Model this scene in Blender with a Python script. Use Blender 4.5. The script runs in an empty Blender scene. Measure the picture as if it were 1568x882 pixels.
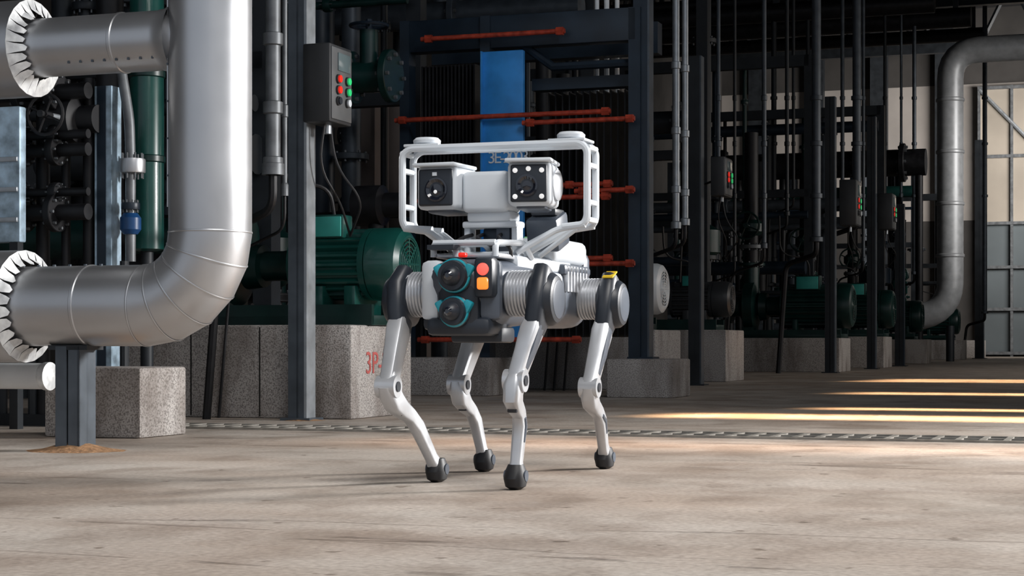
import bpy, bmesh, math, random
from mathutils import Vector, Matrix
random.seed(7)
sc = bpy.context.scene
TH = math.radians(19.29); C = math.cos(TH); SN = math.sin(TH)
F = 2760.0; CAMZ = 0.36; HOR = 525.0
# ---- hall frame: s = across the aisle, t = along the aisle, z = up ----
def S(u, t):
    k = (u-784)/F; return t*(k*C-SN)/(C+k*SN)
def T(u, s):
    k = (u-784)/F; return s*(C+k*SN)/(k*C-SN)
def Y(s, t): return -SN*s + C*t
def Z(v, s, t): return CAMZ + (HOR-v)*Y(s, t)/F
ROT = Matrix.Rotation(-TH, 4, 'Z')

# ---------------------------------------------------------------- materials
MATS = {}
def mat(name, col, rough=0.5, metal=0.0, var=0.15, scale=8.0, bump=0.0, emis=0.0, coat=0.0, stretch=None, rvar=0.1):
    if name in MATS: return MATS[name]
    m = bpy.data.materials.new(name); m.use_nodes = True
    nt = m.node_tree; b = nt.nodes['Principled BSDF']
    tc = nt.nodes.new('ShaderNodeTexCoord'); n = nt.nodes.new('ShaderNodeTexNoise')
    n.inputs['Scale'].default_value = scale; n.inputs['Detail'].default_value = 6
    mp = nt.nodes.new('ShaderNodeMapping')
    if stretch: mp.inputs['Scale'].default_value = stretch
    nt.links.new(tc.outputs['Object'], mp.inputs['Vector']); nt.links.new(mp.outputs[0], n.inputs['Vector'])
    cr = nt.nodes.new('ShaderNodeValToRGB')
    cr.color_ramp.elements[0].position = 0.3; cr.color_ramp.elements[1].position = 0.7
    lo = [max(0, c*(1-var)) for c in col]; hi = [min(1, c*(1+var)) for c in col]
    cr.color_ramp.elements[0].color = (*lo, 1); cr.color_ramp.elements[1].color = (*hi, 1)
    nt.links.new(n.outputs['Fac'], cr.inputs[0]); nt.links.new(cr.outputs[0], b.inputs['Base Color'])
    mr = nt.nodes.new('ShaderNodeMapRange')
    mr.inputs['To Min'].default_value = max(0.02, rough-rvar); mr.inputs['To Max'].default_value = min(1, rough+rvar)
    nt.links.new(n.outputs['Fac'], mr.inputs['Value']); nt.links.new(mr.outputs[0], b.inputs['Roughness'])
    b.inputs['Metallic'].default_value = metal
    if coat: b.inputs['Coat Weight'].default_value = coat
    if bump:
        bp = nt.nodes.new('ShaderNodeBump'); bp.inputs['Strength'].default_value = bump; bp.inputs['Distance'].default_value = 0.01
        nt.links.new(n.outputs['Fac'], bp.inputs['Height']); nt.links.new(bp.outputs[0], b.inputs['Normal'])
    if emis:
        b.inputs['Emission Color'].default_value = (*col, 1); b.inputs['Emission Strength'].default_value = emis
    MATS[name] = m; return m

def granite(name, light, dark, stain):
    m = bpy.data.materials.new(name); m.use_nodes = True
    nt = m.node_tree; b = nt.nodes['Principled BSDF']; L = nt.links.new
    tc = nt.nodes.new('ShaderNodeTexCoord')
    n1 = nt.nodes.new('ShaderNodeTexNoise'); n1.inputs['Scale'].default_value = 150; n1.inputs['Detail'].default_value = 2
    n2 = nt.nodes.new('ShaderNodeTexNoise'); n2.inputs['Scale'].default_value = 5; n2.inputs['Detail'].default_value = 7
    mp = nt.nodes.new('ShaderNodeMapping'); mp.inputs['Scale'].default_value = (1, 1, 0.3)
    L(tc.outputs['Object'], n1.inputs['Vector']); L(tc.outputs['Object'], mp.inputs[0]); L(mp.outputs[0], n2.inputs['Vector'])
    cr = nt.nodes.new('ShaderNodeValToRGB'); cr.color_ramp.elements[0].position = .36; cr.color_ramp.elements[1].position = .56
    cr.color_ramp.elements[0].color = (*dark, 1); cr.color_ramp.elements[1].color = (*light, 1)
    L(n1.outputs['Fac'], cr.inputs[0])
    c2 = nt.nodes.new('ShaderNodeValToRGB'); c2.color_ramp.elements[0].position = .46; c2.color_ramp.elements[1].position = .68
    c2.color_ramp.elements[0].color = (0, 0, 0, 1); c2.color_ramp.elements[1].color = (.8, .8, .8, 1)
    L(n2.outputs['Fac'], c2.inputs[0])
    mx = nt.nodes.new('ShaderNodeMixRGB'); mx.inputs[2].default_value = (*stain, 1)
    L(c2.outputs[0], mx.inputs[0]); L(cr.outputs[0], mx.inputs[1]); L(mx.outputs[0], b.inputs['Base Color'])
    b.inputs['Roughness'].default_value = .85
    bp = nt.nodes.new('ShaderNodeBump'); bp.inputs['Strength'].default_value = .3; bp.inputs['Distance'].default_value = .01
    L(n1.outputs['Fac'], bp.inputs['Height']); L(bp.outputs[0], b.inputs['Normal'])
    MATS[name] = m; return m

def floor_mat():
    m = bpy.data.materials.new('concrete_floor'); m.use_nodes = True
    nt = m.node_tree; b = nt.nodes['Principled BSDF']; L = nt.links.new
    tc = nt.nodes.new('ShaderNodeTexCoord')
    def noise(sc3, scale, det=6, loc=(0, 0, 0), dist=0):
        mp = nt.nodes.new('ShaderNodeMapping'); mp.inputs['Scale'].default_value = sc3; mp.inputs['Location'].default_value = loc
        n = nt.nodes.new('ShaderNodeTexNoise'); n.inputs['Scale'].default_value = scale; n.inputs['Detail'].default_value = det
        n.inputs['Distortion'].default_value = dist
        L(tc.outputs['Object'], mp.inputs[0]); L(mp.outputs[0], n.inputs['Vector']); return n
    def ramp(n, p0, c0, p1, c1):
        r = nt.nodes.new('ShaderNodeValToRGB'); e = r.color_ramp.elements
        e[0].position = p0; e[1].position = p1; e[0].color = (*c0, 1); e[1].color = (*c1, 1)
        L(n.outputs['Fac'], r.inputs[0]); return r
    def mul(a, bb, fac=1.0, mode='MULTIPLY'):
        x = nt.nodes.new('ShaderNodeMixRGB'); x.blend_type = mode; x.inputs[0].default_value = fac
        L(a.outputs[0], x.inputs[1]); L(bb.outputs[0], x.inputs[2]); return x
    big = ramp(noise((1, 1.6, 1), 1.1, 9), .36, (.36, .295, .245), .66, (.46, .415, .37))
    blot = ramp(noise((1.4, 1, 1), 3.2, 10, (5, 3, 0), .3), .36, (.68, .64, .61), .54, (1, 1, 1))
    fine = ramp(noise((1, 1, 1), 70, 9), .3, (.74, .73, .72), .7, (1.12, 1.12, 1.12))
    # a few long ragged shrinkage cracks
    n = noise((.10, 1.0, 1), 1.6, 4, (1, 9, 0), .1)
    c1 = ramp(n, .4905, (1, 1, 1), .494, (.35, .31, .28)); c2 = ramp(n, .4965, (.35, .31, .28), .5, (1, 1, 1))
    cm = mul(c1, c2, 1, 'LIGHTEN')
    brk = noise((1, 1, 1), 4, 5); bk = ramp(brk, .46, (0, 0, 0), .58, (1, 1, 1)); cm2 = mul(cm, bk, 1, 'LIGHTEN')
    sp = ramp(noise((1, 1, 1), 14, 4), .28, (.4, .36, .32), .33, (1, 1, 1))
    dust = ramp(noise((1, 1.2, 1), 1.7, 7, (3, 8, 0)), .52, (0, 0, 0), .72, (.045, .035, .028))
    x = mul(mul(mul(mul(big, fine), blot, .8), cm2, .8), sp, .8)
    x = mul(x, dust, 1, 'ADD')
    L(x.outputs[0], b.inputs['Base Color'])
    rr = ramp(noise((1, 1, 1), 3), .3, (.48, .48, .48), .7, (.75, .75, .75)); L(rr.outputs[0], b.inputs['Roughness'])
    bp = nt.nodes.new('ShaderNodeBump'); bp.inputs['Strength'].default_value = .2; bp.inputs['Distance'].default_value = .008
    L(x.outputs[0], bp.inputs['Height']); L(bp.outputs[0], b.inputs['Normal'])
    return m

ALU = mat('aluminium_cladding', (.58, .59, .61), .38, .85, .08, 3, .02)
ALUE = mat('cut_cladding_edge', (.78, .80, .82), .45, .3, .25, 30, .2)
STEEL = mat('galvanised_steel', (.38, .41, .44), .45, .6, .2, 12)
STEELD = mat('weathered_steel', (.15, .16, .17), .5, .5, .3, 12)
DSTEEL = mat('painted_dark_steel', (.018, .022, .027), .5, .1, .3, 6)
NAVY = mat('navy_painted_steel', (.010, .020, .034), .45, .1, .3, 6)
GPOST = mat('grey_blue_steel', (.075, .09, .108), .45, .3, .25, 9)
BLUEP = mat('blue_painted_steel', (.03, .23, .60), .4, 0, .2, 7)
BLUEPALE = mat('pale_blue_steel', (.36, .48, .58), .5, .3, .55, 14)
TEAL = mat('green_enamel', (.005, .062, .052), .32, 0, .15, 8, coat=.3)
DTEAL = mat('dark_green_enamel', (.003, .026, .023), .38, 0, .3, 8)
LTEAL = mat('light_teal_paint', (.04, .33, .29), .4)
BLACK = mat('black_rubber_and_shade', (.010, .010, .012), .55)
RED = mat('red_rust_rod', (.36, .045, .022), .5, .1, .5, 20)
REDL = mat('red_indicator', (.7, .02, .01), .3, emis=.6)
GREENL = mat('green_indicator', (.02, .5, .15), .3, emis=.5)
LGREEN = mat('pale_green_label', (.25, .6, .3), .4)
SCREEN = mat('display_glass', (.12, .16, .17), .15)
WPIPE = mat('white_pipe_paint', (.76, .78, .79), .35, 0, .06)
GREYBOX = mat('grey_enclosure', (.03, .032, .035), .45)
BOXF = mat('enclosure_face', (.13, .135, .14), .4, .2)
SAND = mat('rust_sand', (.30, .165, .08), .95, 0, .4, 50, .6)
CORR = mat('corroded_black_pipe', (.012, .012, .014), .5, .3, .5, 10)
WALLD = mat('dark_wall_and_shade', (.045, .042, .04), .85, 0, .3, 1.2)
WALLL = mat('beige_wall_paint', (.33, .305, .285), .85, 0, .15, .9)
PIERM = mat('pier_concrete', (.20, .165, .15), .85, 0, .25, 2)
DOORM = mat('door_panel_paint', (.36, .32, .27), .6, .1, .2, .6)
DOORG = mat('door_panel_grey', (.10, .12, .13), .6, .1, .2, .6)
CEIL = mat('dark_ceiling', (.02, .02, .022), .9)
GRATE = mat('grate_steel', (.30, .28, .25), .5, .3, .3, 20)
SHADE_JOINT = mat('recess_shade_and_joint', (.010, .009, .008), .9)  # near-black painted shade for hollows, also the dark plinth joints
YEL = mat('yellow_label', (.75, .5, .03), .4)
WHITEL = mat('white_letter_paint', (.7, .75, .8), .5)
REDT = mat('red_stencil_paint', (.45, .1, .09), .7)
GRAN = granite('plinth_granite', (.46, .43, .41), (.19, .175, .165), (.11, .085, .07))
DCLAD = mat('dull_cladding', (.40, .41, .42), .45, .25)
RW = mat('robot_white_shell', (.64, .68, .72), .35, 0, .03, 5, coat=.2)
RS = mat('robot_aluminium', (.56, .575, .60), .36, .55, .07, 14)
RB = mat('robot_black_shell', (.018, .023, .032), .42)
RG = mat('robot_grey_shell', (.07, .085, .11), .4)
RC = mat('cyan_sensor_ring', (.01, .30, .38), .25, coat=.5)
RGL = mat('lens_glass', (.01, .012, .02), .06, coat=1, var=0, rvar=0)
RO = mat('orange_lamp', (.95, .22, .03), .3, emis=1.0)
RR = mat('red_lamp', (.95, .12, .09), .3, emis=.8)
LENSW = mat('lens_white_lamp', (.85, .85, .85), .2, emis=.3)

# ---------------------------------------------------------------- mesh builder
class B:
    def __init__(self, name): self.name = name; self.v = []; self.f = []; self.m = []; self.mats = []
    def mi(self, m):
        if m not in self.mats: self.mats.append(m)
        return self.mats.index(m)
    def add(self, vs, fs, m):
        o = len(self.v); i = self.mi(m)
        self.v += [Vector(x) for x in vs]
        for f in fs: self.f.append([o+k for k in f]); self.m.append(i)
    def obb(self, c, size, m, rot=None, bev=0.0, seg=2):
        bm = bmesh.new(); bmesh.ops.create_cube(bm, size=1)
        bmesh.ops.scale(bm, vec=Vector(size), verts=bm.verts)
        if bev > 0: bmesh.ops.bevel(bm, geom=bm.edges[:], offset=min(bev, min(size)*.49), segments=seg, affect='EDGES', profile=.5)
        M = Matrix.Translation(Vector(c)) @ (rot.to_4x4() if rot else Matrix())
        bm.verts.ensure_lookup_table()
        for i, v in enumerate(bm.verts): v.index = i
        self.add([M @ v.co for v in bm.verts], [[v.index for v in f.verts] for f in bm.faces], m); bm.free()
    def box(self, s0, s1, t0, t1, z0, z1, m, bev=0.0):
        self.obb(((s0+s1)/2, (t0+t1)/2, (z0+z1)/2), (abs(s1-s0), abs(t1-t0), abs(z1-z0)), m, None, bev)
    def loft(self, rings, m, caps=True, closed=False):
        n = len(rings[0]); vs = [p for r in rings for p in r]; fs = []
        R = len(rings)
        for i in range(R if closed else R-1):
            j = (i+1) % R
            for k in range(n):
                a = i*n+k; b2 = i*n+(k+1) % n; c = j*n+(k+1) % n; d = j*n+k
                fs.append([a, b2, c, d])
        if caps and not closed:
            fs.append(list(range(n))[::-1]); fs.append([(R-1)*n+k for k in range(n)])
        self.add(vs, fs, m)
    def lathe(self, p, ax, prof, m, n=28, caps=True):
        p = Vector(p); ax = Vector(ax).normalized()
        h = Vector((0, 0, 1)) if abs(ax.z) < .9 else Vector((1, 0, 0))
        e1 = ax.cross(h).normalized(); e2 = ax.cross(e1)
        rings = [[p+ax*a+e1*(r*math.cos(2*math.pi*k/n))+e2*(r*math.sin(2*math.pi*k/n)) for k in range(n)] for a, r in prof]
        self.loft(rings, m, caps)
    def cyl(self, p0, p1, r, m, r1=None, n=20):
        p0 = Vector(p0); p1 = Vector(p1)
        self.lathe(p0, p1-p0, [(0, r), ((p1-p0).length, r if r1 is None else r1)], m, n)
    def tube(self, pts, r, m, n=12, fil=0, fn=5, closed=False):
        pts = [Vector(p) for p in pts]
        if fil:
            q = [pts[0]]
            for i in range(1, len(pts)-1):
                a = (pts[i-1]-pts[i]); b2 = (pts[i+1]-pts[i])
                f = min(fil, a.length*.49, b2.length*.49)
                A = pts[i]+a.normalized()*f; Bp = pts[i]+b2.normalized()*f
                for k in range(fn+1):
                    x = k/fn; q.append(A*(1-x)**2+pts[i]*2*x*(1-x)+Bp*x*x)
            q.append(pts[-1]); pts = q
        N = len(pts); tang = []
        for i in range(N):
            if closed: t = pts[(i+1) % N]-pts[i-1]
            elif i == 0: t = pts[1]-pts[0]
            elif i == N-1: t = pts[-1]-pts[-2]
            else: t = (pts[i+1]-pts[i]).normalized()+(pts[i]-pts[i-1]).normalized()
            tang.append(t.normalized())
        h = Vector((0, 0, 1)) if abs(tang[0].z) < .9 else Vector((1, 0, 0))
        e1 = tang[0].cross(h).normalized(); rings = []
        for i in range(N):
            e1 = (e1-tang[i]*e1.dot(tang[i])).normalized(); e2 = tang[i].cross(e1)
            rr = r[i] if isinstance(r, (list, tuple)) else r
            rings.append([pts[i]+e1*(rr*math.cos(2*math.pi*k/n))+e2*(rr*math.sin(2*math.pi*k/n)) for k in range(n)])
        self.loft(rings, m, not closed, closed)
    def sweep(self, pts, w, th, m, n=16, p=4.0, side=(1, 0, 0)):
        pts = [Vector(x) for x in pts]; N = len(pts); rings = []; sd = Vector(side)
        for i in range(N):
            t = (pts[min(i+1, N-1)]-pts[max(i-1, 0)]).normalized()
            e2 = t.cross(sd).normalized(); e1 = sd
            rg = []
            for k in range(n):
                a = 2*math.pi*(k+.5)/n; ca = math.cos(a); sa = math.sin(a)
                rg.append(pts[i]+e1*(th[i]*math.copysign(abs(ca)**(2/p), ca))+e2*(w[i]*math.copysign(abs(sa)**(2/p), sa)))
            rings.append(rg)
        self.loft(rings, m)
    def torus(self, c, ax, R, r, m, n=28, k=8):
        c = Vector(c); ax = Vector(ax).normalized(); h = Vector((0, 0, 1)) if abs(ax.z) < .9 else Vector((1, 0, 0))
        e1 = ax.cross(h).normalized(); e2 = ax.cross(e1)
        self.tube([c+e1*R*math.cos(2*math.pi*i/n)+e2*R*math.sin(2*math.pi*i/n) for i in range(n)], r, m, k, closed=True)
    def wheel(self, c, ax, R, m):
        self.torus(c, ax, R, R*.09, m, 24, 6); c = Vector(c); ax = Vector(ax).normalized()
        h = Vector((0, 0, 1)) if abs(ax.z) < .9 else Vector((1, 0, 0)); e1 = ax.cross(h).normalized(); e2 = ax.cross(e1)
        for i in range(4):
            a = i*math.pi/2+.4; self.cyl(c, c+(e1*math.cos(a)+e2*math.sin(a))*R, R*.06, m, n=6)
        self.cyl(c-ax*.04, c+ax*.04, R*.18, m, n=10)
    def flange(self, c, ax, R, th, m, bolts=8, bm_=None):
        c = Vector(c); ax = Vector(ax).normalized()
        self.lathe(c-ax*th/2, ax, [(0, R*.97), (th*.1, R), (th*.9, R), (th, R*.97)], m, 24)
        h = Vector((0, 0, 1)) if abs(ax.z) < .9 else Vector((1, 0, 0)); e1 = ax.cross(h).normalized(); e2 = ax.cross(e1)
        for i in range(bolts):
            a = i*2*math.pi/bolts; q = c+(e1*math.cos(a)+e2*math.sin(a))*R*.8
            self.cyl(q-ax*th*.9, q+ax*th*.9, R*.08, bm_ or STEELD, n=6)
    def done(self, parent=None, pivot=None, sharp=35):
        me = bpy.data.meshes.new(self.name+'_mesh')
        if parent is None:
            xs = [min(v[i] for v in self.v) for i in range(3)]; xe = [max(v[i] for v in self.v) for i in range(3)]
            c = Vector(((xs[0]+xe[0])/2, (xs[1]+xe[1])/2, xs[2]))
        else: c = Vector((0, 0, 0))
        me.from_pydata([v-c for v in self.v], [], self.f)
        for m in self.mats: me.materials.append(m)
        me.polygons.foreach_set('material_index', self.m)
        me.polygons.foreach_set('use_smooth', [True]*len(self.f))
        bm = bmesh.new(); bm.from_mesh(me); bmesh.ops.recalc_face_normals(bm, faces=bm.faces); bm.to_mesh(me); bm.free()
        me.set_sharp_from_angle(angle=math.radians(sharp))
        o = bpy.data.objects.new(self.name, me); sc.collection.objects.link(o)
        if parent is None: o.location = ROT @ c; o.rotation_euler = (0, 0, -TH)
        else: o.parent = parent
        o['c'] = list(c)
        return o

def text_child(parent, txt, loc_stz, size, m, rz=0.0, name='lettering', sp=1.0):
    cu = bpy.data.curves.new(name, 'FONT'); cu.body = txt; cu.size = size; cu.extrude = .0015; cu.space_character = sp
    cu.materials.append(m); o = bpy.data.objects.new(name, cu); sc.collection.objects.link(o)
    o.parent = parent; o.location = Vector(loc_stz)-Vector(parent['c']); o.rotation_euler = (math.pi/2, 0, rz); return o

# ---------------------------------------------------------------- shell
b = B('floor'); b.box(-11, 7, -4, 49, -.2, 0, floor_mat()); b.done()
b = B('wall_left'); b.box(-11.2, -11, -4, 49, 0, 9.2, WALLD)
for t in range(14, 48, 6): b.box(-11, -10.75, t, t+.5, 0, 9.2, WALLL)
b.done()
b = B('wall_back'); b.box(-11, 7, 49, 49.2, 0, 3.6, WALLD); b.box(-11, 7, 49, 49.2, 3.6, 7.2, WALLL); b.box(-11, 7, 49, 49.2, 7.2, 9.2, WALLD)  # bands paint the light in: beige where lit, dark above and below
for s in (-10.2, -8.6, -6.9, -5.2): b.box(s, s+.45, 48.75, 49, 0, 9.2, DSTEEL)
b.done()
b = B('door_1')
sd = S(1498, 48.9); b.box(sd, sd+4.2, 48.8, 48.98, .05, 7.0, DOORG)
b.box(sd, sd+4.2, 48.76, 48.8, 3.5, 7.0, DOORM)
for i in range(6): b.box(sd+i*.83, sd+i*.83+.07, 48.68, 48.78, 0, 7.1, STEELD)
for z in (0.05, 1.2, 2.3, 3.45, 5.2, 7.0): b.box(sd, sd+4.2, 48.66, 48.76, z, z+.08, STEELD)
b.tube([(sd+.05, 48.7, 7.0), (sd+1.7, 48.7, 5.2)], .05, STEEL, 8)
b.done()
b = B('ceiling'); b.box(-11, 7, -4, 49, 9.2, 9.4, CEIL); b.done()
b = B('wall_right')
for t in (-4, 2, 8): b.box(7, 7.3, t, t+.6, 0, 9.2, WALLD)
b.box(7, 7.2, -4, 10, 6.5, 9.2, WALLD); b.box(7, 7.2, -4, 10, 0, .9, WALLD); b.box(7, 7.2, 10, 49, 0, 9.2, WALLD)
b.done()
b = B('roof_truss')
for t in (20, 26, 32, 38, 44):
    b.box(-10.9, 6.9, t, t+.3, 8.7, 9.15, DSTEEL)
    b.box(-10.9, 6.9, t+.05, t+.25, 7.3, 7.6, DSTEEL)
    for k in range(12): b.cyl((-10.9+k*1.45, t+.15, 7.45), (-10.2+k*1.45, t+.15, 8.9), .06, DSTEEL, n=6); b.cyl((-10.2+k*1.45, t+.15, 8.9), (-9.45+k*1.45, t+.15, 7.45), .06, DSTEEL, n=6)
b.done()

# ---------------------------------------------------------------- drain grate
b = B('floor_drain_grate'); g0, g1 = 6.70, 6.98
b.box(-4.3, 3.5, g0, g1, -.01, .003, SHADE_JOINT)  # dark strip on the solid floor paints the shade under the bars
b.box(-4.3, 3.5, g0-.02, g0, 0, .009, GRATE); b.box(-4.3, 3.5, g1, g1+.02, 0, .009, GRATE)
b.box(-4.3, 3.5, (g0+g1)/2-.01, (g0+g1)/2+.01, .002, .008, GRATE)
s = -4.3
while s < 3.5:
    b.box(s, s+.022, g0, g1, .002, .009, GRATE); s += .085
b.done()

# ---------------------------------------------------------------- plinths
def plinth(s0, s1, t0, t1, h, bev=.012, txt=None, seams=()):
    b = B('concrete_plinth'); b.box(s0, s1, t0, t1, 0, h, GRAN, bev)
    for x in seams: b.box(x, x+.006, t0-.003, t0+.01, .01, h-.01, SHADE_JOINT)
    o = b.done()
    if txt: text_child(o, txt, (s1+.002, t0+.16, h*.48), .15, REDT, math.pi/2, 'stencil')
    return o
plinth(-3.97, -3.55, 5.92, 6.27, .267)
plinth(-4.95, -4.45, 5.9, 6.3, .16)
plinth(-4.95, -3.5, 7.72, 8.46, .445, txt='3P-2', seams=(-3.98, -4.35))
plinth(-3.33, -2.88, 11.39, 11.87, .254)
plinth(-4.82, -4.15, 11.39, 11.9, .26)
plinth(-5.2, -3.5, 13.3, 14.1, .46)
plinth(-5.6, -3.62, 16.3, 17.1, .48)
plinth(-5.6, -3.5, 22.1, 23.0, .42)
plinth(-5.6, -3.5, 26.1, 27.0, .45)
plinth(-5.6, -3.5, 31.5, 32.3, .42)
plinth(-5.6, -3.6, 39.2, 40.1, .42)
plinth(-5.6, -3.6, 44.2, 45.1, .42)

# ---------------------------------------------------------------- big insulated pipe
b = B('insulated_pipe'); R = .1345; tc = 5.2
sv = S(322, tc); zh = .483; br = .235
nseg = 5
pts = [Vector((sv, tc, 3.4))]
for i in range(nseg+1):
    a = math.pi/2*i/nseg; pts.append(Vector((sv-br+br*math.cos(a), tc, zh+br-br*math.sin(a))))
pts.append(Vector((sv-1.6, tc, zh)))
b.tube(pts, R, ALU, 40)
for i in range(1, nseg+2):
    p = pts[i]; d = (pts[i+1]-pts[i-1]).normalized(); b.lathe(p-d*.004, d, [(0, R+.001), (.002, R+.002), (.005, R+.002), (.007, R+.001)], ALU, 40, False)
for z in (1.6, 2.6): b.lathe((sv, tc, z), (0, 0, 1), [(0, R), (.003, R+.003), (.012, R+.003), (.015, R)], ALU, 40, False)
b.lathe((sv-.45, tc, zh), (1, 0, 0), [(0, R), (.003, R+.003), (.012, R+.003), (.015, R)], ALU, 40, False)
b.box(sv-R*.9, sv-R*.9+.004, tc-R*.5, tc-R*.42, .8, 3.3, ALU)
for z in [x*.12+.9 for x in range(20)]:
    b.obb((sv-R*.82, tc-R*.6, z), (.006, .006, .006), GPOST)
for i in range(9): b.obb((sv-.4-i*.06, tc-R*.1, zh+R+.001), (.008, .008, .006), GPOST)
zb = Z(65, sv-.3, tc); rb = .098
b.cyl((sv, tc, zb), (sv-1.6, tc, zb), rb, ALU, n=36)
b.lathe((sv-R*.8, tc, zb), (-1, 0, 0), [(0, rb+.025), (.04, rb+.004), (.06, rb+.003)], ALU, 36, False)
b.lathe((sv-.33, tc, zb), (1, 0, 0), [(0, rb), (.003, rb+.003), (.012, rb+.003), (.015, rb)], ALU, 36, False)
for i in range(8): b.obb((sv-.17-i*.045, tc-rb*.75, zb-rb*.68), (.007, .007, .007), GPOST)
def torn_end(b, sx, z, Rb, Rin, t_=tc):
    b.lathe((sx-1.2, t_, z), (1, 0, 0), [(0, Rb), (1.2, Rb)], ALU, 40, False)
    n = 24
    for k in range(n):
        a0 = 2*math.pi*k/n; a1 = 2*math.pi*(k+1)/n; am = (a0+a1)/2+random.uniform(-.05, .05)
        rin = Rin+.004+random.random()*.006; off = random.uniform(.02, .04)
        def P(a, r, o): return (sx+o, t_+r*math.cos(a), z+r*math.sin(a))
        Rm_ = Rb*.5+Rin*.5
        b.add([P(a0, Rb, 0), P(a1, Rb, 0), P(a1-.015, Rm_, .012), P(a1-.035, rin+.004, off), P(am, rin, off+.006), P(a0+.035, rin+.006, off-.006), P(a0+.015, Rm_, .010)], [[0, 1, 2, 6], [2, 3, 4, 5, 6]], ALUE)
    b.lathe((sx-.03, t_, z), (1, 0, 0), [(0, Rb-.003), (.001, Rin)], SHADE_JOINT, 30, False)  # dark ring paints the unlit gap inside the cladding
torn_end(b, S(40, tc), zh, .19, R)
torn_end(b, S(52, tc), zb, .163, rb)
su = S(116, tc)
b.box(su-.075, su+.075, tc-.05, tc+.05, zh-R-.012, zh-R+.004, DSTEEL)
b.box(su-.045, su-.037, tc-.05, tc+.05, 0, zh-R, GPOST); b.box(su+.037, su+.045, tc-.05, tc+.05, 0, zh-R, GPOST)
b.box(su-.045, su+.045, tc-.005, tc+.005, 0, zh-R, GPOST)
b.box(su-.045, su-.003, tc-.052, tc-.046, 0, zh-R, GPOST)
b.box(su+.003, su+.045, tc-.05, tc-.044, 0, zh-R, GPOST)
b.done()
def mound(s, t, rs, rt, h):
    b = B('sand_mound'); N = 28; vs = [(s, t, h)]; fs = []
    for j, (rr, hh) in enumerate(((.25, .85), (.5, .45), (.75, .15), (1, -.002))):
        for k in range(N):
            a = 2*math.pi*k/N; q = 1+random.uniform(-.07, .07)
            vs.append((s+rs*rr*q*math.cos(a), t+rt*rr*q*math.sin(a), max(hh*h, -.001)))
    for k in range(N): fs.append([0, 1+k, 1+(k+1) % N])
    for j in range(3):
        for k in range(N): fs.append([1+j*N+k, 1+(j+1)*N+k, 1+(j+1)*N+(k+1) % N, 1+j*N+(k+1) % N])
    b.add(vs, fs, SAND); b.done(sharp=80)
mound(su, tc, .17, .14, .03)
b = B('white_drain_pipe'); zz = Z(576, S(40, 5.45), 5.45)
b.cyl((S(66, 5.45), 5.45, zz), (-5.4, 5.45, zz), .046, WPIPE, n=28)
b.lathe((S(66, 5.45), 5.45, zz), (1, 0, 0), [(0, .046), (.01, .05), (.03, .05), (.034, .03)], ALUE, 24)
b.cyl((-4.3, 5.45, 0), (-4.3, 5.45, zz), .025, DSTEEL); b.done()

# ---------------------------------------------------------------- steel column + control box
def column(u, t, w, ztop, m=GPOST, s=None, z0=0, lit_face=STEEL):
    b = B('steel_column'); s = S(u, t) if s is None else s
    b.box(s-w/2, s+w/2, t-w/2, t-w/2+.008, z0, ztop, m); b.box(s-w/2, s+w/2, t+w/2-.008, t+w/2, z0, ztop, m)
    b.box(s-.005, s+.005, t-w/2, t+w/2, z0, ztop, m)
    b.box(s+w/2-.012, s+w/2+.001, t-w/2-.001, t+w/2, z0, ztop, lit_face)  # strip colours in the lit side of the column
    b.box(s-w*.8, s+w*.8, t-w*.8, t+w*.8, z0, z0+.012, m); b.done()
column(462, 7.6, .094, 3.6, GPOST)
mound(S(462, 7.6)+.02, 7.58, .1, .09, .015)
column(985, 11.7, .11, 2.75, NAVY, lit_face=GPOST, z0=.254)
column(1066, 14.9, .11, 2.78, DSTEEL, lit_face=GPOST)
column(1272, 21.6, .12, 3.3, DSTEEL, lit_face=GPOST)
column(1335, 24.9, .12, 3.45, DSTEEL, lit_face=GPOST)
column(1378, 28.2, .14, 2.5, DSTEEL, lit_face=NAVY)
column(1500, 42.5, .2, 5.0, DSTEEL, lit_face=GPOST)

def control_box(s0, s1, t0, t1, z0, z1):
    b = B('control_box'); b.box(s0, s1, t0, t1, z0, z1, GREYBOX, .008)
    h = z1-z0; w = t1-t0
    b.box(s1-.002, s1+.006, t0+.012, t1-.012, z0+.015, z1-.015, BOXF, .003)
    b.box(s1, s1+.012, t0+w*.3, t1-w*.15, z1-h*.33, z1-h*.1, SCREEN, .003)
    for a, bb, mm in ((.3, .44, REDL), (.72, .44, GREENL), (.3, .58, REDL), (.72, .58, GREENL), (.3, .72, RB), (.72, .72, WHITEL)):
        p = (s1+.004, t0+w*a, z1-h*bb); b.cyl(p, (p[0]+.012, p[1], p[2]), w*.09, GREYBOX, n=14); b.cyl((p[0]+.01, p[1], p[2]), (p[0]+.02, p[1], p[2]), w*.07, mm, n=14)
    b.cyl(((s0+s1)/2, (t0+t1)/2, z0), ((s0+s1)/2, (t0+t1)/2, z0-h*.12), .02, STEEL, n=12)
    for k in (-.03, .03): b.tube([((s0+s1)/2, (t0+t1)/2+k, z0), ((s0+s1)/2+k, (t0+t1)/2+k, z0-.2), ((s0+s1)/2+.08+k*2, (t0+t1)/2+.1, z0-.35), ((s0+s1)/2-.02, (t0+t1)/2+.3, z0-.5)], .006, BLACK, 8, .1)
    return b.done()
control_box(-3.645, -3.507, 7.5, 7.74, 1.374, 1.735)
control_box(S(1088, 15), S(1088, 15)+.12, 15.0, 15.3, Z(300, -3.5, 15), Z(240, -3.5, 15))
control_box(S(1285, 21.7), S(1285, 21.7)+.2, 21.7, 22.1, Z(345, -3.4, 21.7), Z(275, -3.4, 21.7))
control_box(S(1345, 25.2), S(1345, 25.2)+.2, 25.1, 25.5, Z(350, -3.4, 25), Z(295, -3.4, 25))

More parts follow.
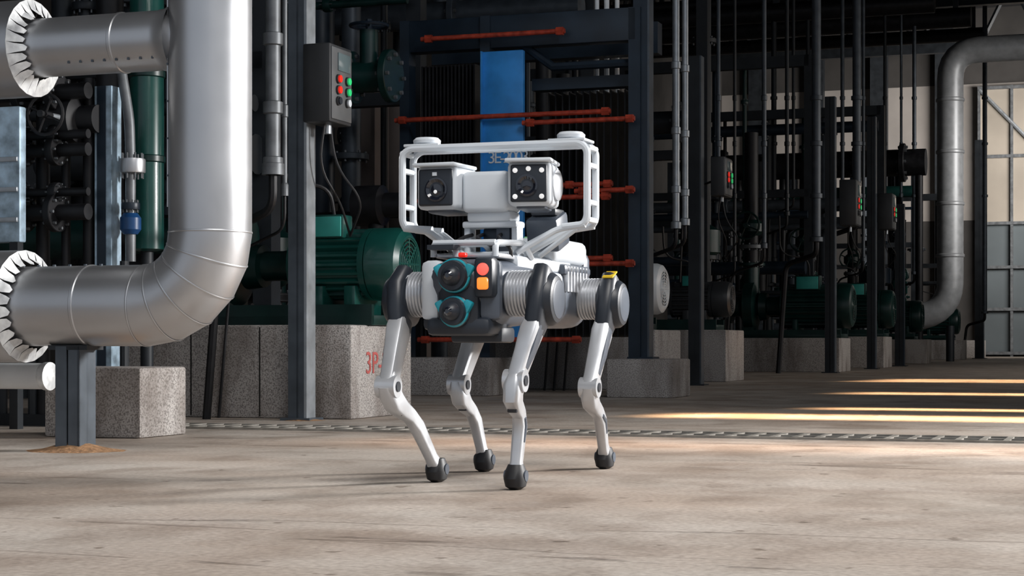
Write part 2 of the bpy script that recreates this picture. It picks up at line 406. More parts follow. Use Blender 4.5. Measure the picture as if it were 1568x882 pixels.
# ---------------------------------------------------------------- pump sets
def pumpset(se, tcn, z0, R, L=.50, mm=TEAL, pm=DTEAL, rise=2.2, cover=None):
    b = B('pump_motor_unit'); zc = z0+.09+R+.03; cover = cover or mm
    b.box(se-L*2.3, se-.12, tcn-R*1.05, tcn+R*1.05, z0, z0+.05, pm, .006)
    b.box(se-L*2.3, se-.12, tcn-R*1.05, tcn-R*.9, z0, z0+.1, pm); b.box(se-L*2.3, se-.12, tcn+R*.9, tcn+R*1.05, z0, z0+.1, pm)
    b.lathe((se-.17, tcn, zc), (1, 0, 0), [(0, R*1.0), (.11, R*1.0), (.15, R*.93), (.17, R*.78), (.17, R*.72), (.16, R*.72)], cover, 40, False)
    b.lathe((se-.02, tcn, zc), (1, 0, 0), [(0, R*.74), (.002, R*.74)], BLACK, 30)  # black disk paints the shaded hollow behind the fan grill
    for rr in (.12, .24, .36, .48, .6, .7): b.torus((se-.006, tcn, zc), (1, 0, 0), R*rr, .005, cover, 24, 5)
    for k in range(8):
        a = k*math.pi/4; b.cyl((se-.006, tcn, zc), (se-.006, tcn+R*.74*math.cos(a), zc+R*.74*math.sin(a)), .005, cover, n=5)
    n = 96; rings = []
    for x in (se-.19-L*.75, se-.19):
        rings.append([Vector((x, tcn+(R*(.98 if k % 4 < 2 else .86))*math.cos(2*math.pi*k/n), zc+(R*(.98 if k % 4 < 2 else .86))*math.sin(2*math.pi*k/n))) for k in range(n)])
    b.loft(rings, mm)
    for x in (se-.19, se-.19-L*.75): b.lathe((x-.015, tcn, zc), (1, 0, 0), [(0, R*1.0), (.03, R*1.0)], mm, 36)
    for x in (se-.28, se-.1-L*.7): b.box(x, x+.06, tcn-R*.9, tcn+R*.9, z0+.05, zc-R*.6, mm, .005)
    b.box(se-.17-L*.6, se-.17-L*.25, tcn-R*.75, tcn-R*.1, zc+R*.7, zc+R*1.35, mm, .01)
    b.obb((se-.17-L*.42, tcn-R*.76, zc+R*1.02), (L*.3, .012, R*.55), LTEAL, None, .004)
    b.lathe((se-.17-L*.42, tcn, zc+R), (0, 0, 1), [(0, .03), (.04, .045), (.05, .03)], STEEL, 14)
    x = se-.2-L*.75
    b.lathe((x, tcn, zc), (-1, 0, 0), [(0, R*.7), (.03, R*.5), (.1, R*.42), (.2, R*.42), (.21, R*.6), (.3, R*.65), (.33, R*.4), (.36, R*.4)], pm, 28)
    b.lathe((x-.34, tcn, zc), (-1, 0, 0), [(0, R*.9), (.02, R*1.12), (.14, R*1.12), (.17, R*.8), (.22, R*.45), (.34, R*.45)], pm, 32)
    b.flange((x-.34-.34, tcn, zc), (1, 0, 0), R*.75, .03, pm); b.box(x-.5, x-.36, tcn-R*.6, tcn+R*.6, z0+.05, zc-R*.7, pm)
    b.cyl((x-.42, tcn, zc), (x-.42, tcn, zc+R*1.9), R*.35, pm, n=20); b.flange((x-.42, tcn, zc+R*1.9), (0, 0, 1), R*.62, .04, pm)
    b.cyl((x-.42, tcn, zc+R*1.9), (x-.42, tcn, zc+rise), R*.32, CORR, n=20); b.flange((x-.42, tcn, zc+R*2.7), (0, 0, 1), R*.55, .05, STEELD)
    b.lathe((x-.42, tcn, zc+R*3.2), (0, 0, 1), [(0, R*.35), (.05, R*.55), (.15, R*.55), (.2, R*.35)], pm, 20)
    b.wheel((x-.42, tcn-R*1.2, zc+R*3.6), (0, 1, 0), R*.6, pm)
    b.cyl((x-.42, tcn-R*1.2, zc+R*3.6), (x-.42, tcn, zc+R*3.6), .015, STEEL, n=8)
    b.tube([(x-.68, tcn, zc), (x-1.1, tcn, zc), (x-1.1, tcn, zc+rise)], R*.4, CORR, 16, .2)
    b.tube([(se-.17-L*.42, tcn-.05, zc+R*1.3), (se-.17-L*.42, tcn-.1, zc+R*2.1), (se-.25-L*.7, tcn-.25, zc+R*2.3), (se-.25-L*.7, tcn-.3, zc+R*4)], .01, BLACK, 8, .15)
    return b.done()
pumpset(-3.36, 8.1, .445, .178, .50)
pumpset(S(1018, 13.65), 13.65, .46, .20, .5, DTEAL, DTEAL, cover=WPIPE)
pumpset(S(1122, 16.7), 16.7, .48, .17, .5, GREYBOX, DTEAL)
pumpset(S(1308, 22.55), 22.55, .42, .28, .9, DTEAL, DTEAL)
pumpset(S(1370, 26.55), 26.55, .45, .28, .9, DTEAL, DTEAL)
pumpset(-3.6, 31.9, .42, .28, .8, DTEAL, DTEAL)
pumpset(-3.7, 39.6, .42, .28, .8, DTEAL, DTEAL)

# ---------------------------------------------------------------- plate heat exchanger
b = B('plate_heat_exchanger'); tf = 11.6; sL = S(612, tf); sR = S(972, tf); zt = Z(15, -3.6, tf)
b.box(sL, sR+.0, tf+.02, tf+.14, zt-.22, zt, NAVY, .005)
b.box(sL, sR, tf+.6, tf+.72, zt-.22, zt, NAVY)
for s in (sL, S(735, tf)): b.box(s, s+.07, tf, tf+.12, 0, zt, NAVY)
b.box(S(800, tf), sR, tf+.2, tf+.32, zt-.5, zt-.42, NAVY)
b.tube([(S(765, tf), tf+.1, zt-.1), (S(840, tf), tf+.1, zt-.36), (sR, tf+.1, zt-.36)], .03, NAVY, 8)
b.box(sR-.05, sR+.03, tf+.02, tf+.12, .26, zt, NAVY)
s0, s1 = S(739, tf), S(802, tf)
b.box(s0, s1, tf-.02, tf+.03, .38, Z(80, s0, tf), BLUEP, .006)
b.box(s0, s0+.012, tf-.045, tf+.03, .38, Z(80, s0, tf), BLUEP)
x = sL+.1
while x < s0-.1:
    b.box(x, x+.012, tf+.15, tf+.6, .4, zt-.3, CORR); x += .028
x = s1+.06
while x < sR-.1:
    b.box(x, x+.01, tf+.35, tf+.7, .4, zt-.5, CORR); x += .05
def rod(u0, u1, v, tt, r=.017):
    sa, sb = S(u0, tt), S(u1, tt); z = Z(v, sb, tt)
    b.cyl((sa, tt, z), (sb, tt, z), r, RED, n=12)
    for e in (sb-.06, sa+.03): b.cyl((e, tt, z), (e+.05, tt, z), r*1.7, RED, n=6)
for a in ((645, 865, 47), (605, 935, 170), (800, 972, 181), (860, 938, 281), (880, 972, 290), (700, 938, 395), (880, 972, 403), (640, 890, 520), (640, 935, 300), (650, 800, 440)):
    rod(a[0], a[1], a[2], tf-.07)
b.cyl((sL+.03, tf-.03, .26), (sL+.03, tf-.03, .5), .04, NAVY)
ex = b.done()
text_child(ex, '3E-2003', (s0+.045, tf-.0225, Z(251, s0, tf)), .115, WHITEL, 0, 'equipment_number', .76)
b = B('concrete_pier'); b.box(S(548, 13.6), S(574, 13.6), 13.6, 13.9, 0, Z(90, -5.5, 13.6), PIERM, .01); b.box(S(584, 14), S(640, 14), 14.0, 14.3, 0, Z(150, -5.5, 13.6), PIERM, .01); b.done()

# ---------------------------------------------------------------- vertical pipes
def vpipe(name, u, t, w, v0, v1, m, clamps=(), foot=True):
    s = S(u, t); r = w/2*Y(s, t)/F; b = B(name)
    z1 = Z(v0, s, t) if v0 > 5 else min(9.1, Z(-400, s, t)); z0 = Z(v1, s, t) if v1 else 0
    b.cyl((s, t, z0), (s, t, z1), r, m, n=18)
    for c in clamps: zc = Z(c, s, t); b.lathe((s, t, zc-.03), (0, 0, 1), [(0, r), (.005, r*1.35), (.055, r*1.35), (.06, r)], m, 16, False)
    if foot: b.lathe((s, t, z0), (0, 0, 1), [(0, r*1.5), (.05, r*1.5), (.06, r)], m, 16)
    if v1:
        b.tube([(s, t, z0), (s, t, z0-.15), (s-.4, t+.25, z0-.25), (s-.5, t+.3, 0)], r*.6, CORR, 8, .1)
    return b.done()
vpipe('conduit_pipe', 418, 7.25, 23, 0, 268, STEELD, (165, 250, 60))
vpipe('conduit_pipe', 436, 7.4, 8, 0, 300, STEELD, (170,))
for u, w in ((914, 7), (929, 8), (945, 7)): vpipe('white_riser_pipe', u, 12.6, w, 0, 330, WPIPE, (150, 320))
vpipe('riser_pipe', 1035, 14.2, 11, 0, 350, STEEL, (100, 200, 290))
vpipe('riser_pipe', 1049, 14.3, 10, 0, 345, STEEL, (105, 205, 295))
for u, t, w, v1 in ((1170, 19, 7, 380), (1205, 23, 6, 330), (1215, 26, 5, 300), (1250, 20.8, 14, 370), (1237, 30, 6, 330), (1312, 24, 13, 330), (1322, 26, 5, 400), (1290, 28, 6, 300), (1355, 30, 5, 350), (1400, 34, 6, 420), (1100, 17, 6, 250), (1125, 20, 5, 400), (1508, 40, 7, 480), (1185, 30, 8, 400), (1380, 36, 4, 300)):
    vpipe('riser_pipe', u, t, w, 0 if u not in (1400,) else 40, v1, DSTEEL if u % 2 else GPOST, (150, 220, 300))

b = B('ventilation_pipe'); tt = 35.6; sp_ = S(1455, tt); r = 20/F*Y(sp_, tt); zt_ = Z(78, sp_, tt); zb_ = Z(475, sp_, tt)
b.tube([(6.8, tt, zt_), (sp_, tt, zt_), (sp_, tt, zb_), (sp_-1.6, tt, zb_-.35)], r, DCLAD, 28, .55, 6)
for z in (2, 3, 4, 5): b.lathe((sp_, tt, z), (0, 0, 1), [(0, r), (.02, r+.02), (.06, r+.02), (.08, r)], DCLAD, 28, False)
b.cyl((sp_, tt, zb_-.3), (sp_, tt, 0), .08, DSTEEL); b.box(sp_-1.7, sp_-1.4, tt-.3, tt+.3, 0, zb_-.5, DSTEEL); b.done()
b = B('header_pipe'); tt = 34.0; sa, sb = S(1075, tt), S(1418, tt); z = Z(248, sb, tt)
b.cyl((sa, tt, z), (sb, tt, z), .25, CORR, n=24)
for k in range(5): x = sa+(sb-sa)*(.1+k*.2); b.flange((x, tt, z), (1, 0, 0), .36, .1, CORR); b.cyl((x+.3, tt, 0), (x+.3, tt, z), .07, CORR)
b.done()

# dense dark pipe racks behind the row
def rack(s0, s1, t, zt_, nv, nh, seed, mats):
    rnd = random.Random(seed); b = B('pipe_rack')
    for s in (s0, s1): b.box(s-.06, s+.06, t-.06, t+.06, 0, zt_, DSTEEL)
    b.box(s0, s1, t-.06, t+.06, zt_-.15, zt_, DSTEEL); b.box(s0, s1, t-.06, t+.06, zt_*.55, zt_*.55+.1, DSTEEL)
    for i in range(nv):
        x = s0+(s1-s0)*(i+rnd.random())/nv; r = rnd.choice((.03, .05, .08, .12)); m = rnd.choice(mats); tt = t+rnd.uniform(.15, .6)
        z0 = 0 if rnd.random() < .6 else rnd.uniform(.5, 1.5)
        b.cyl((x, tt, z0), (x, tt, zt_-.1), r, m, n=14)
        for k in range(2): zz = rnd.uniform(.6, zt_-.3); b.flange((x, tt, zz), (0, 0, 1), r*1.8, .05, m, 6)
        if rnd.random() < .5: zz = rnd.uniform(.7, 1.8); b.wheel((x, tt-r-.15, zz), (0, 1, 0), .12, rnd.choice((DTEAL, CORR, NAVY))); b.cyl((x, tt-r-.15, zz), (x, tt, zz), .015, STEEL, n=6)
        if rnd.random() < .4: zz = rnd.uniform(.6, 1.6); b.lathe((x, tt, zz), (0, 0, 1), [(0, r), (.06, r*2.2), (.3, r*2.2), (.36, r)], rnd.choice(mats), 18)
    for i in range(nh):
        z = rnd.uniform(.5, zt_-.1); r = rnd.choice((.03, .05, .09, .12)); tt = t-rnd.uniform(.1, .3); m = rnd.choice(mats)
        b.cyl((s0, tt, z), (s1, tt, z), r, m, n=14); x = rnd.uniform(s0+.2, s1-.2); b.flange((x, tt, z), (1, 0, 0), r*1.8, .06, m, 6)
    return b.done()
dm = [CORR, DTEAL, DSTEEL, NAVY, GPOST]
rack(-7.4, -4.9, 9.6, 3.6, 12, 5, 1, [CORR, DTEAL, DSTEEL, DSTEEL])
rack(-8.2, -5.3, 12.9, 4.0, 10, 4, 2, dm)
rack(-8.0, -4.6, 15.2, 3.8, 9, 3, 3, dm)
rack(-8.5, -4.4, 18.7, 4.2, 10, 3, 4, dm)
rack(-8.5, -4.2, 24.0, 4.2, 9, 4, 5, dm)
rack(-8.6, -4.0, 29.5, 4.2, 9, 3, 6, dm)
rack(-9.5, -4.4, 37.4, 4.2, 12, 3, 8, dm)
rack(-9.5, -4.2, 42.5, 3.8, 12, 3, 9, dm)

# overhead pipes crossing the hall
b = B('overhead_pipe_bridge')
for t, z, r in ((30, 5.9, .16), (31, 6.3, .1), (36.6, 6.8, .2), (40.5, 7.1, .15)):
    b.cyl((-10.8, t, z), (-3.2, t, z), r, CORR, n=14)
    for s in (-10.5, -8.2, -5.8, -3.5): b.box(s-.05, s+.05, t-.05, t+.05, z, 9.18, DSTEEL)
b.done()

# ---------------------------------------------------------------- left foreground valves
b = B('valve_manifold')
t = 6.75
b.box(S(153, t)-.0, S(178, t), t-.04, t+.04, 0, Z(130, -4, t), BLUEPALE); b.box(S(157, t), S(170, t), t-.045, t-.035, 0, Z(130, -4, t), NAVY)
for v, r in ((150, .035), (237, .028), (330, .035), (214, .02), (300, .018)):
    z = Z(v, -4.6, t); b.cyl((-6.2, t-.12, z), (S(165, t)-.02, t-.12, z), r, CORR, n=16)
    b.flange((S(110, t), t-.12, z), (1, 0, 0), r*2.4, .035, CORR)
    b.flange((S(60, t), t-.12, z), (1, 0, 0), r*2.4, .035, CORR)
for u, r in ((70, .03), (105, .02), (140, .025)): b.cyl((S(u, t), t-.02, 0), (S(u, t), t-.02, 1.5), r, CORR, n=12)
z = Z(185, -4.3, t); b.lathe((S(88, t), t-.05, z), (1, 0, 0), [(0, .05), (.02, .1), (.14, .1), (.16, .06), (.24, .06)], BLACK, 28)
b.wheel((S(120, t), t-.25, z), (0, 1, 0), .085, BLACK)
b.cyl((S(120, t), t-.25, z), (S(120, t), t-.05, z), .012, STEEL)
b.wheel((S(20, t), t-.25, Z(330, -4.8, t)), (0, 1, 0), .07, NAVY)
b.tube([(S(185, t), t, Z(100, -4, t)), (S(198, t), t, Z(180, -4, t)), (S(200, t), t, Z(240, -4, t)), (S(200, t), t, Z(400, -4, t))], .022, STEELD, 12, .05)
b.flange((S(203, t), t, Z(253, -4, t)), (0, 0, 1), .055, .06, ALU)
b.flange((S(200, t), t, Z(315, -4, t)), (0, 0, 1), .04, .03, NAVY)
b.lathe((S(200, t), t, Z(358, -4, t)), (0, 0, 1), [(0, .03), (.02, .045), (.07, .045), (.09, .03)], mat('dark_blue_valve_paint', (.01, .06, .18), .4), 18)
b.box(-5.6, S(172, t), t-.08, t+.02, 0.0, .05, DSTEEL)
for u in (200, 60, 15): b.cyl((S(u, t), t-.05, 0), (S(u, t), t-.05, Z(400, -4, t)), .02, DSTEEL, n=10)
b.done()
b = B('instrument_cabinet'); t = 6.4
b.box(-5.35, S(30, t), t, t+.05, Z(372, -4.6, t), Z(165, -4.6, t), BLUEPALE, .008)
for zz in (.2, .5, .8): b.box(-5.3, S(28, t), t-.012, t, Z(372, -4.6, t)+zz*.42, Z(372, -4.6, t)+zz*.42+.02, STEEL, .003)
for s in (-5.3, S(30, t)-.05): b.box(s, s+.04, t+.0, t+.04, 0, Z(372, -4.6, t), DSTEEL)
b.done()
b = B('green_storage_vessel'); t = 7.3; s = S(225, t)
b.lathe((s, t, Z(385, s, t)), (0, 0, 1), [(0, .05), (.01, .078), (1.35, .078), (1.45, .03)], TEAL, 28)
b.cyl((s, t, 0), (s, t, Z(385, s, t)), .03, DSTEEL)
for v in (250, 120): b.lathe((s, t, Z(v, s, t)), (0, 0, 1), [(0, .078), (.005, .085), (.03, .085), (.035, .078)], DTEAL, 28, False)
b.done()
b = B('green_valve_body'); t = 10.6; s = S(565, t); z = Z(118, s, t)
b.cyl((s-.4, t, z), (s+.15, t, z), .1, DTEAL); b.flange((s+.15, t, z), (1, 0, 0), .17, .05, DTEAL); b.flange((s-.12, t, z), (1, 0, 0), .17, .05, DTEAL)
b.cyl((s, t, z), (s, t, z+.3), .06, DTEAL); b.wheel((s, t, z+.33), (0, 0, 1), .12, NAVY)
b.tube([(s-.4, t, z), (s-.7, t, z), (s-.7, t, 0)], .1, DTEAL, 16, .12)
z = Z(315, s, t); b.lathe((s-.1, t, z), (1, 0, 0), [(0, .05), (.02, .13), (.2, .13), (.22, .08), (.4, .08)], CORR, 24); b.cyl((s+.05, t, 0), (s+.05, t, z), .05, CORR)
b.done()

# ---------------------------------------------------------------- the robot
rob = bpy.data.objects.new('quadruped_inspection_robot', None); sc.collection.objects.link(rob)
RO_S, RO_T = -1.592, 4.55
rob.location = ROT @ Vector((RO_S, RO_T, 0)); rob.rotation_euler = (0, 0, -TH)

b = B('torso')
secs = [(-.40, .05, .075, .47), (-.385, .085, .085, .475), (-.33, .10, .09, .48), (-.2, .105, .088, .485), (0, .10, .082, .49), (.2, .105, .082, .49), (.34, .10, .085, .485), (.40, .085, .075, .485), (.42, .05, .055, .485)]
b.sweep([(0, a[0], a[3]) for a in secs], [a[2] for a in secs], [a[1] for a in secs], RG, 24, 4)
b.box(-.095, .095, -.22, .24, .545, .585, RW, .015)
b.box(-.107, .107, -.12, .12, .515, .55, RW, .015)
b.box(-.112, .112, -.10, .14, .43, .51, RB, .02)
for sg in (-1, 1): b.obb((sg*.075, -.372, .49), (.055, .05, .15), RW if sg < 0 else RG, Matrix.Rotation(sg*.25, 3, 'Z'), .015)
b.obb((0, -.385, .475), (.115, .05, .17), RB, None, .02)
b.obb((-.075, -.34, .42), (.06, .09, .06), RB, None, .015)
b.obb((0, -.34, .40), (.17, .14, .045), RB, None, .015)
b.obb((.02, -.28, .38), (.14, .1, .04), RB, None, .01)
LX = -.004
for zz, rr in ((.525, .040), (.437, .036)):
    b.lathe((LX, -.395, zz), (0, -1, .0), [(0, rr+.004), (.02, rr+.004), (.024, rr), (.045, rr*.9)], RB, 28)
    b.torus((LX, -.422, zz), (0, 1, 0), rr*.95, .005, RC, 28, 8)
    b.lathe((LX, -.43, zz), (0, -1, 0), [(0, rr*.7), (.018, rr*.6), (.03, rr*.35), (.034, .004)], RB, 24)
    b.lathe((LX, -.462, zz), (0, -1, 0), [(0, rr*.3), (.006, rr*.15)], RGL, 16)
    for sg in (-1, 1): b.obb((LX+sg*rr*.95, -.418, zz+.012), (.022, .022, .032), RC, Matrix.Rotation(sg*.5, 3, 'Y'), .005)
b.obb((.072, -.398, .52), (.052, .05, .10), RB, None, .012)
b.lathe((.072, -.42, .54), (0, -1, 0), [(0, .016), (.006, .015), (.010, .008)], RR, 20); b.obb((.072, -.424, .505), (.03, .012, .03), RO, None, .008)
b.obb((.0, .22, .61), (.20, .30, .07), RW, None, .022, 3); b.obb((0, .1, .60), (.13, .10, .05), RW, None, .02)
b.obb((0, .37, .56), (.2, .06, .11), RG, None, .02); b.box(-.112, .112, .12, .36, .545, .575, RG, .01)
for k in range(7): b.box(.096, .112, .14+k*.028, .153+k*.028, .50, .57, RS)
b.obb((.02, .15, .648), (.06, .05, .006), LGREEN, None, .002)
b.box(-.115, -.1, .1, .3, .49, .56, RW, .005)
b.done(rob)

b = B('sensor_mast')
b.box(-.085, .085, -.34, -.22, .572, .584, RS, .004)
b.obb((-.055, -.36, .598), (.07, .05, .012), RB); b.obb((.0, -.37, .578), (.02, .02, .012), REDL, None, .004)
for sx in (-.09, -.03, .075): b.tube([(sx, -.34, .575), (sx, -.34, .61), (sx+.02, -.18, .615), (sx+.02, -.12, .58)], .008, RW, 10, .02)
b.tube([(-.09, -.34, .61), (.075, -.34, .61)], .008, RW, 10); b.tube([(-.07, -.18, .615), (.095, -.18, .615)], .008, RW, 10)
for sx in (-.06, .07): b.obb((sx, -.16, .62), (.018, .05, .10), RW, None, .006)
b.obb((.005, -.16, .665), (.15, .07, .018), RW, None, .006); b.obb((.005, -.16, .588), (.15, .07, .014), RW, None, .005)
b.obb((.005, -.16, .685), (.12, .08, .028), RW, None, .008); b.obb((-.0, -.15, .63), (.05, .03, .06), NAVY, None, .01)
b.obb((.035, -.15, .63), (.04, .05, .08), RG, None, .008)
for sg in (-1, 1):
    for dt in (-.15, -.07):
        b.tube([(sg*.08, dt-.05, .59), (sg*.175, dt, .652), (sg*.25, dt, .662)], .0085, RW, 10, .02)
    b.tube([(sg*.11, -.1, .585), (sg*.21, -.1, .655)], .007, RW, 8)
    b.tube([(sg*.06, -.2, .585), (sg*.155, -.14, .645)], .007, RW, 8)
for k, (x0, x1) in enumerate(((-.05, -.08), (-.02, .05), (.03, .09))):
    b.tube([(x0, -.17, .64), (x0*1.2, -.22, .63), (x1, -.27, .60), (x1*.9, -.24, .58)], .005, BLACK, 8, .03)
b.obb((.10, .0, .655), (.09, .10, .09), RG, Matrix.Rotation(.3, 3, 'X'), .01)
b.obb((.10, .0, .705), (.07, .08, .02), RB, None, .006)
b.done(rob)

b = B('antenna_frame')
for dt in (-.15, -.075):
    b.tube([(-.245, dt, .662), (-.255, dt, .68), (-.255, dt, .855), (-.235, dt, .872), (.235, dt, .872), (.255, dt, .855), (.255, dt, .68), (.245, dt, .662), (.19, dt, .657)], .0095, RW, 10, .018)
    b.tube([(-.245, dt, .662), (-.17, dt, .657)], .0095, RW, 10)
for sx in (-.255, .255):
    for z in (.675, .72, .815, .86): b.tube([(sx, -.15, z), (sx, -.075, z)], .008, RW, 8)
for sx in (-.2, .2):
    b.obb((sx, -.112, .880), (.10, .09, .008), RW, None, .003)
    b.lathe((sx, -.112, .884), (0, 0, 1), [(0, .025), (.004, .036), (.012, .037), (.019, .03), (.020, .0)], RW, 28)
b.done(rob)

b = B('camera_head'); HZ = -.024
b.obb((.0, -.16, .772+HZ), (.125, .11, .105), RW, None, .012, 3)
b.obb((0, -.16, .72+HZ), (.08, .07, .02), RW, None, .005)
for sx, yaw, zz, lens in ((-.118, .05, .783+HZ, 0), (.118, -.16, .787+HZ, 1)):
    Rm = Matrix.Rotation(-yaw, 3, 'Z')
    def q(x, y, z): return Vector((sx, -.17, zz))+Rm @ Vector((x, y, z))
    b.obb(q(0, 0, 0), (.112, .15, .112), RW, Rm, .014, 3)
    b.obb(q(0, .01, -.05), (.08, .12, .03), RG, Rm, .012)
    b.obb(q(0, -.076, 0), (.094, .012, .095), RB, Rm, .018, 4)
    b.obb(q(0, -.02, .058), (.12, .15, .01), RW, Rm, .004)
    if lens == 0:
        b.lathe(q(.004, -.078, -.006), Rm @ Vector((0, -1, 0)), [(0, .031), (.008, .031), (.009, .027), (.003, .018), (.006, .008), (.007, 0)], RGL, 28)
        b.lathe(q(.004, -.088, -.012), Rm @ Vector((0, -1, 0)), [(0, .005), (.001, .004)], LENSW, 12); b.obb(q(.0, -.083, .034), (.012, .004, .009), WHITEL, Rm)
    else:
        b.lathe(q(-.004, -.078, -.006), Rm @ Vector((0, -1, 0)), [(0, .028), (.008, .028), (.009, .023), (.003, .015), (.006, .006), (.007, 0)], RGL, 28)
        for a, c in ((-.034, .032), (.0, .036), (.034, .032), (-.034, -.034), (.034, -.034)): b.lathe(q(a, -.08, c), Rm @ Vector((0, -1, 0)), [(0, .0065), (.004, .0065), (.005, .002)], LENSW, 12)
    b.lathe(q(math.copysign(.054, sx), .0, 0), Vector((math.copysign(1, sx), 0, 0)), [(0, .04), (.01, .04), (.013, .03)], RS, 24)
b.done(rob)

def leg(name, sg, th, knee, foot, kz=.25, ks=.16, fs=.14, label=False):
    b = B(name); hz = .468
    prof = [(0, .055)]
    for i in range(7): a = .004+i*.0085; prof += [(a, .058), (a+.004, .058), (a+.0045, .053), (a+.008, .053)]
    prof += [(.066, .056)]
    b.lathe((sg*.10, th, hz+.015), (sg, 0, 0), prof, RS, 36)
    b.lathe((sg*.158, th, hz), (sg, 0, 0), [(0, .055), (.006, .067), (.03, .069), (.055, .066), (.066, .058), (.07, .046), (.072, .0)], RB, 36)
    b.lathe((sg*.224, th, hz), (sg, 0, 0), [(0, .05), (.004, .048), (.006, .04)], RG, 30)
    b.sweep([(sg*.185, th+.02, hz+.06), (sg*.19, th-.01, hz+.02), (sg*.185, th-.035, hz-.04), (sg*.178, th-.05, hz-.085)], [.05, .062, .05, .032], [.024, .028, .026, .022], RB, 16, 3)
    if label: b.obb((sg*.19, th-.02, hz+.082), (.03, .05, .004), YEL, Matrix.Rotation(.35, 3, 'X'))
    h0 = Vector((sg*.18, th-.045, hz-.055)); k0 = Vector((sg*ks, knee, kz)); d = k0-h0
    b.sweep([h0, h0+d*.15, h0+d*.5, h0+d*.85, k0], [.030, .035, .030, .026, .028], [.021, .024, .021, .019, .019], RS, 16, 5)
    b.sweep([h0+d*.1+Vector((sg*.014, 0, 0)), h0+d*.5+Vector((sg*.016, 0, 0)), h0+d*.8+Vector((sg*.012, 0, 0))], [.020, .017, .012], [.012, .010, .008], RG, 12, 4)
    b.cyl(k0+Vector((-.026, 0, 0)), k0+Vector((.026, 0, 0)), .028, RS, n=24); b.cyl(k0+Vector((-.029, 0, 0)), k0+Vector((.029, 0, 0)), .013, RB, n=16)
    f0 = Vector((sg*fs, foot, .034))
    def mixp(a, off): return Vector((k0.x+(f0.x-k0.x)*a, k0.y+(f0.y-k0.y)*a+off, k0.z+(f0.z-k0.z)*a))
    P = [mixp(-.04, .0), mixp(.07, -.012), mixp(.18, -.018), mixp(.27, .0), mixp(.35, .026), mixp(.48, .032), mixp(.65, .02), mixp(.85, .006), mixp(.97, 0)]
    b.sweep(P, [.024, .030, .029, .023, .019, .020, .018, .016, .019], [.018, .022, .021, .017, .015, .016, .015, .014, .018], RS, 16, 4)
    b.obb(P[3]+Vector((0, -.022, 0)), (.026, .012, .03), RB, None, .004)
    b.sweep([P[4]+Vector((sg*.012, .002, -.01)), P[5]+Vector((sg*.013, 0, 0)), P[6]+Vector((sg*.012, 0, 0))], [.006, .009, .005], [.006, .006, .005], RG, 8, 3)
    b.sweep([f0+Vector((0, 0, .028)), f0+Vector((0, 0, .012)), f0+Vector((0, -.002, -.008)), f0+Vector((0, -.002, -.026)), f0+Vector((0, -.002, -.034))], [.02, .029, .034, .028, .014], [.019, .025, .028, .024, .012], BLACK, 20, 2.4)
    b.cyl(f0+Vector((-.028, 0, 0)), f0+Vector((.028, 0, 0)), .014, RG, n=16)
    return b.done(rob)
leg('front_leg_1', -1, -.30, -.455, -.215, .252, .165, .13)
leg('front_leg_2', 1, -.30, -.405, -.375, .268, .15, .141)
leg('rear_leg_1', -1, .27, .07, .18, .245, .18, .145)
leg('rear_leg_2', 1, .30, .17, .40, .238, .165, .141, True)

# ---------------------------------------------------------------- camera
cam = bpy.data.cameras.new('camera'); co = bpy.data.objects.new('camera', cam); sc.collection.objects.link(co)
co.location = (0, 0, CAMZ); co.rotation_euler = (math.pi/2, 0, 0)
cam.sensor_width = 36; cam.lens = 36*F/1568; cam.shift_y = (HOR-441)/1568
cam.clip_end = 200; sc.camera = co

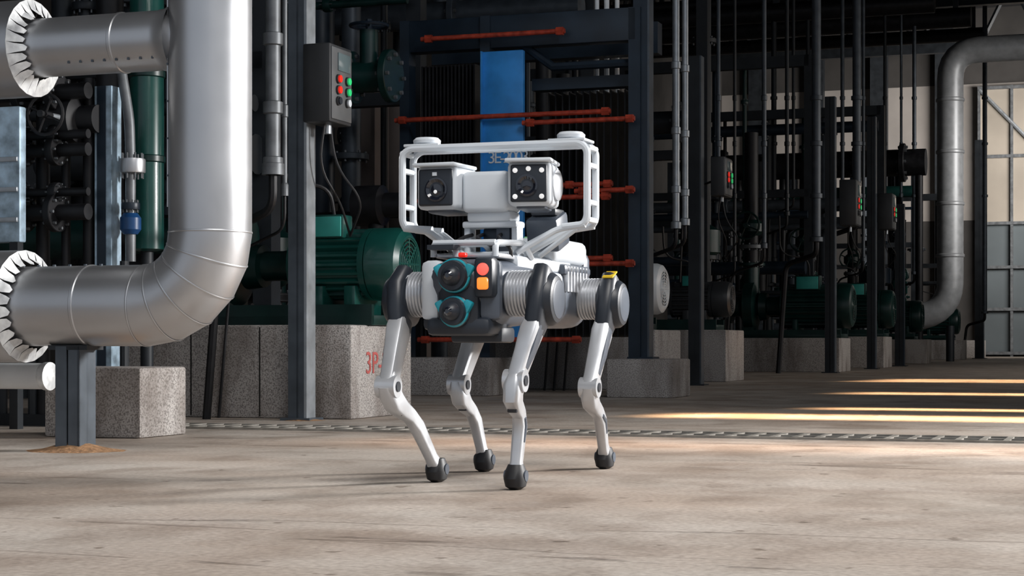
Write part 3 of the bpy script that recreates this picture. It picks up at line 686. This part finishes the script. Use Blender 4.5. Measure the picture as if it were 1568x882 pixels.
# ---------------------------------------------------------------- lights
def area(name, p, tgt, sx, sy, power, col, spread=180, align=None):
    l = bpy.data.lights.new(name, 'AREA'); l.shape = 'RECTANGLE'; l.size = sx; l.size_y = sy; l.energy = power; l.color = col
    l.spread = math.radians(spread)
    o = bpy.data.objects.new(name, l); sc.collection.objects.link(o)
    P = ROT @ Vector(p); Tg = ROT @ Vector(tgt); z = (P-Tg).normalized()
    al = (ROT.to_3x3() @ Vector(align)) if align else Vector((0, 0, 1)).cross(z)
    x = (al-z*al.dot(z)).normalized(); y = z.cross(x)
    o.matrix_world = Matrix.Translation(P) @ Matrix((x, y, z)).transposed().to_4x4()
    return o
area('assumed_daylight_key', (3.2, 8.2, 2.3), (-1.8, 4.9, .4), 1.1, .9, 240, (1, .98, .96), 100)  # added key lamp inside the hall, stands for daylight assumed from the right
area('fill_near_floor', (1.0, 1.5, 5.5), (-1.6, 3.6, 0), 3, 3, 70, (1, .97, .94), 75)  # added overhead fill for the near floor, no opening up there
area('fill_far_row', (4.5, 22, 3.0), (-3.5, 22, .8), 14, 1.5, 150, (1, .94, .88), 120)  # extra fill along the pump row; the wall behind it is closed
area('fill_back_wall', (2, 42, 5), (-5, 48.9, 5), 6, 3, 520, (1, .95, .9), 100)  # fill added to brighten the back wall, no real source here
area('fill_vent_pipe', (3.5, 31, 5), (-3.3, 35.6, 3.4), 2, 2, 42, (1, .97, .94), 45)  # unseen fill added to lighten the ventilation pipe
area('fill_exchanger', (1.0, 6.0, 6.0), (-4.0, 11.6, 1.6), 2, 2, 13, (.95, .97, 1), 50)  # added out-of-view fill to bring out the exchanger; the roof is closed
def patch_lamp(s, t, ls, lt, p, col=(1, .64, .35), sp=4):
    area('added_patch_lamp', (s+3.6, t+1.2, 4.6), (s, t, 0), ls, lt, p, col, sp, (1, 0, 0))  # added narrow lamp makes a sun-like floor patch
patch_lamp(-1.0, 8.75, 1.9, .5, 30); patch_lamp(-.8, 9.9, 1.3, .2, 9)
patch_lamp(-1.4, 17.5, 1.6, 1.4, 30); patch_lamp(-1.0, 13.0, 1.5, .5, 14)
patch_lamp(-1.0, 6.15, 2.6, .4, 7.5, (1, .72, .54), 8)

w = bpy.data.worlds.new('daylight'); sc.world = w; w.use_nodes = True
bg = w.node_tree.nodes['Background']; bg.inputs[0].default_value = (.80, .88, 1, 1); bg.inputs[1].default_value = .5
sc.view_settings.view_transform = 'Standard'
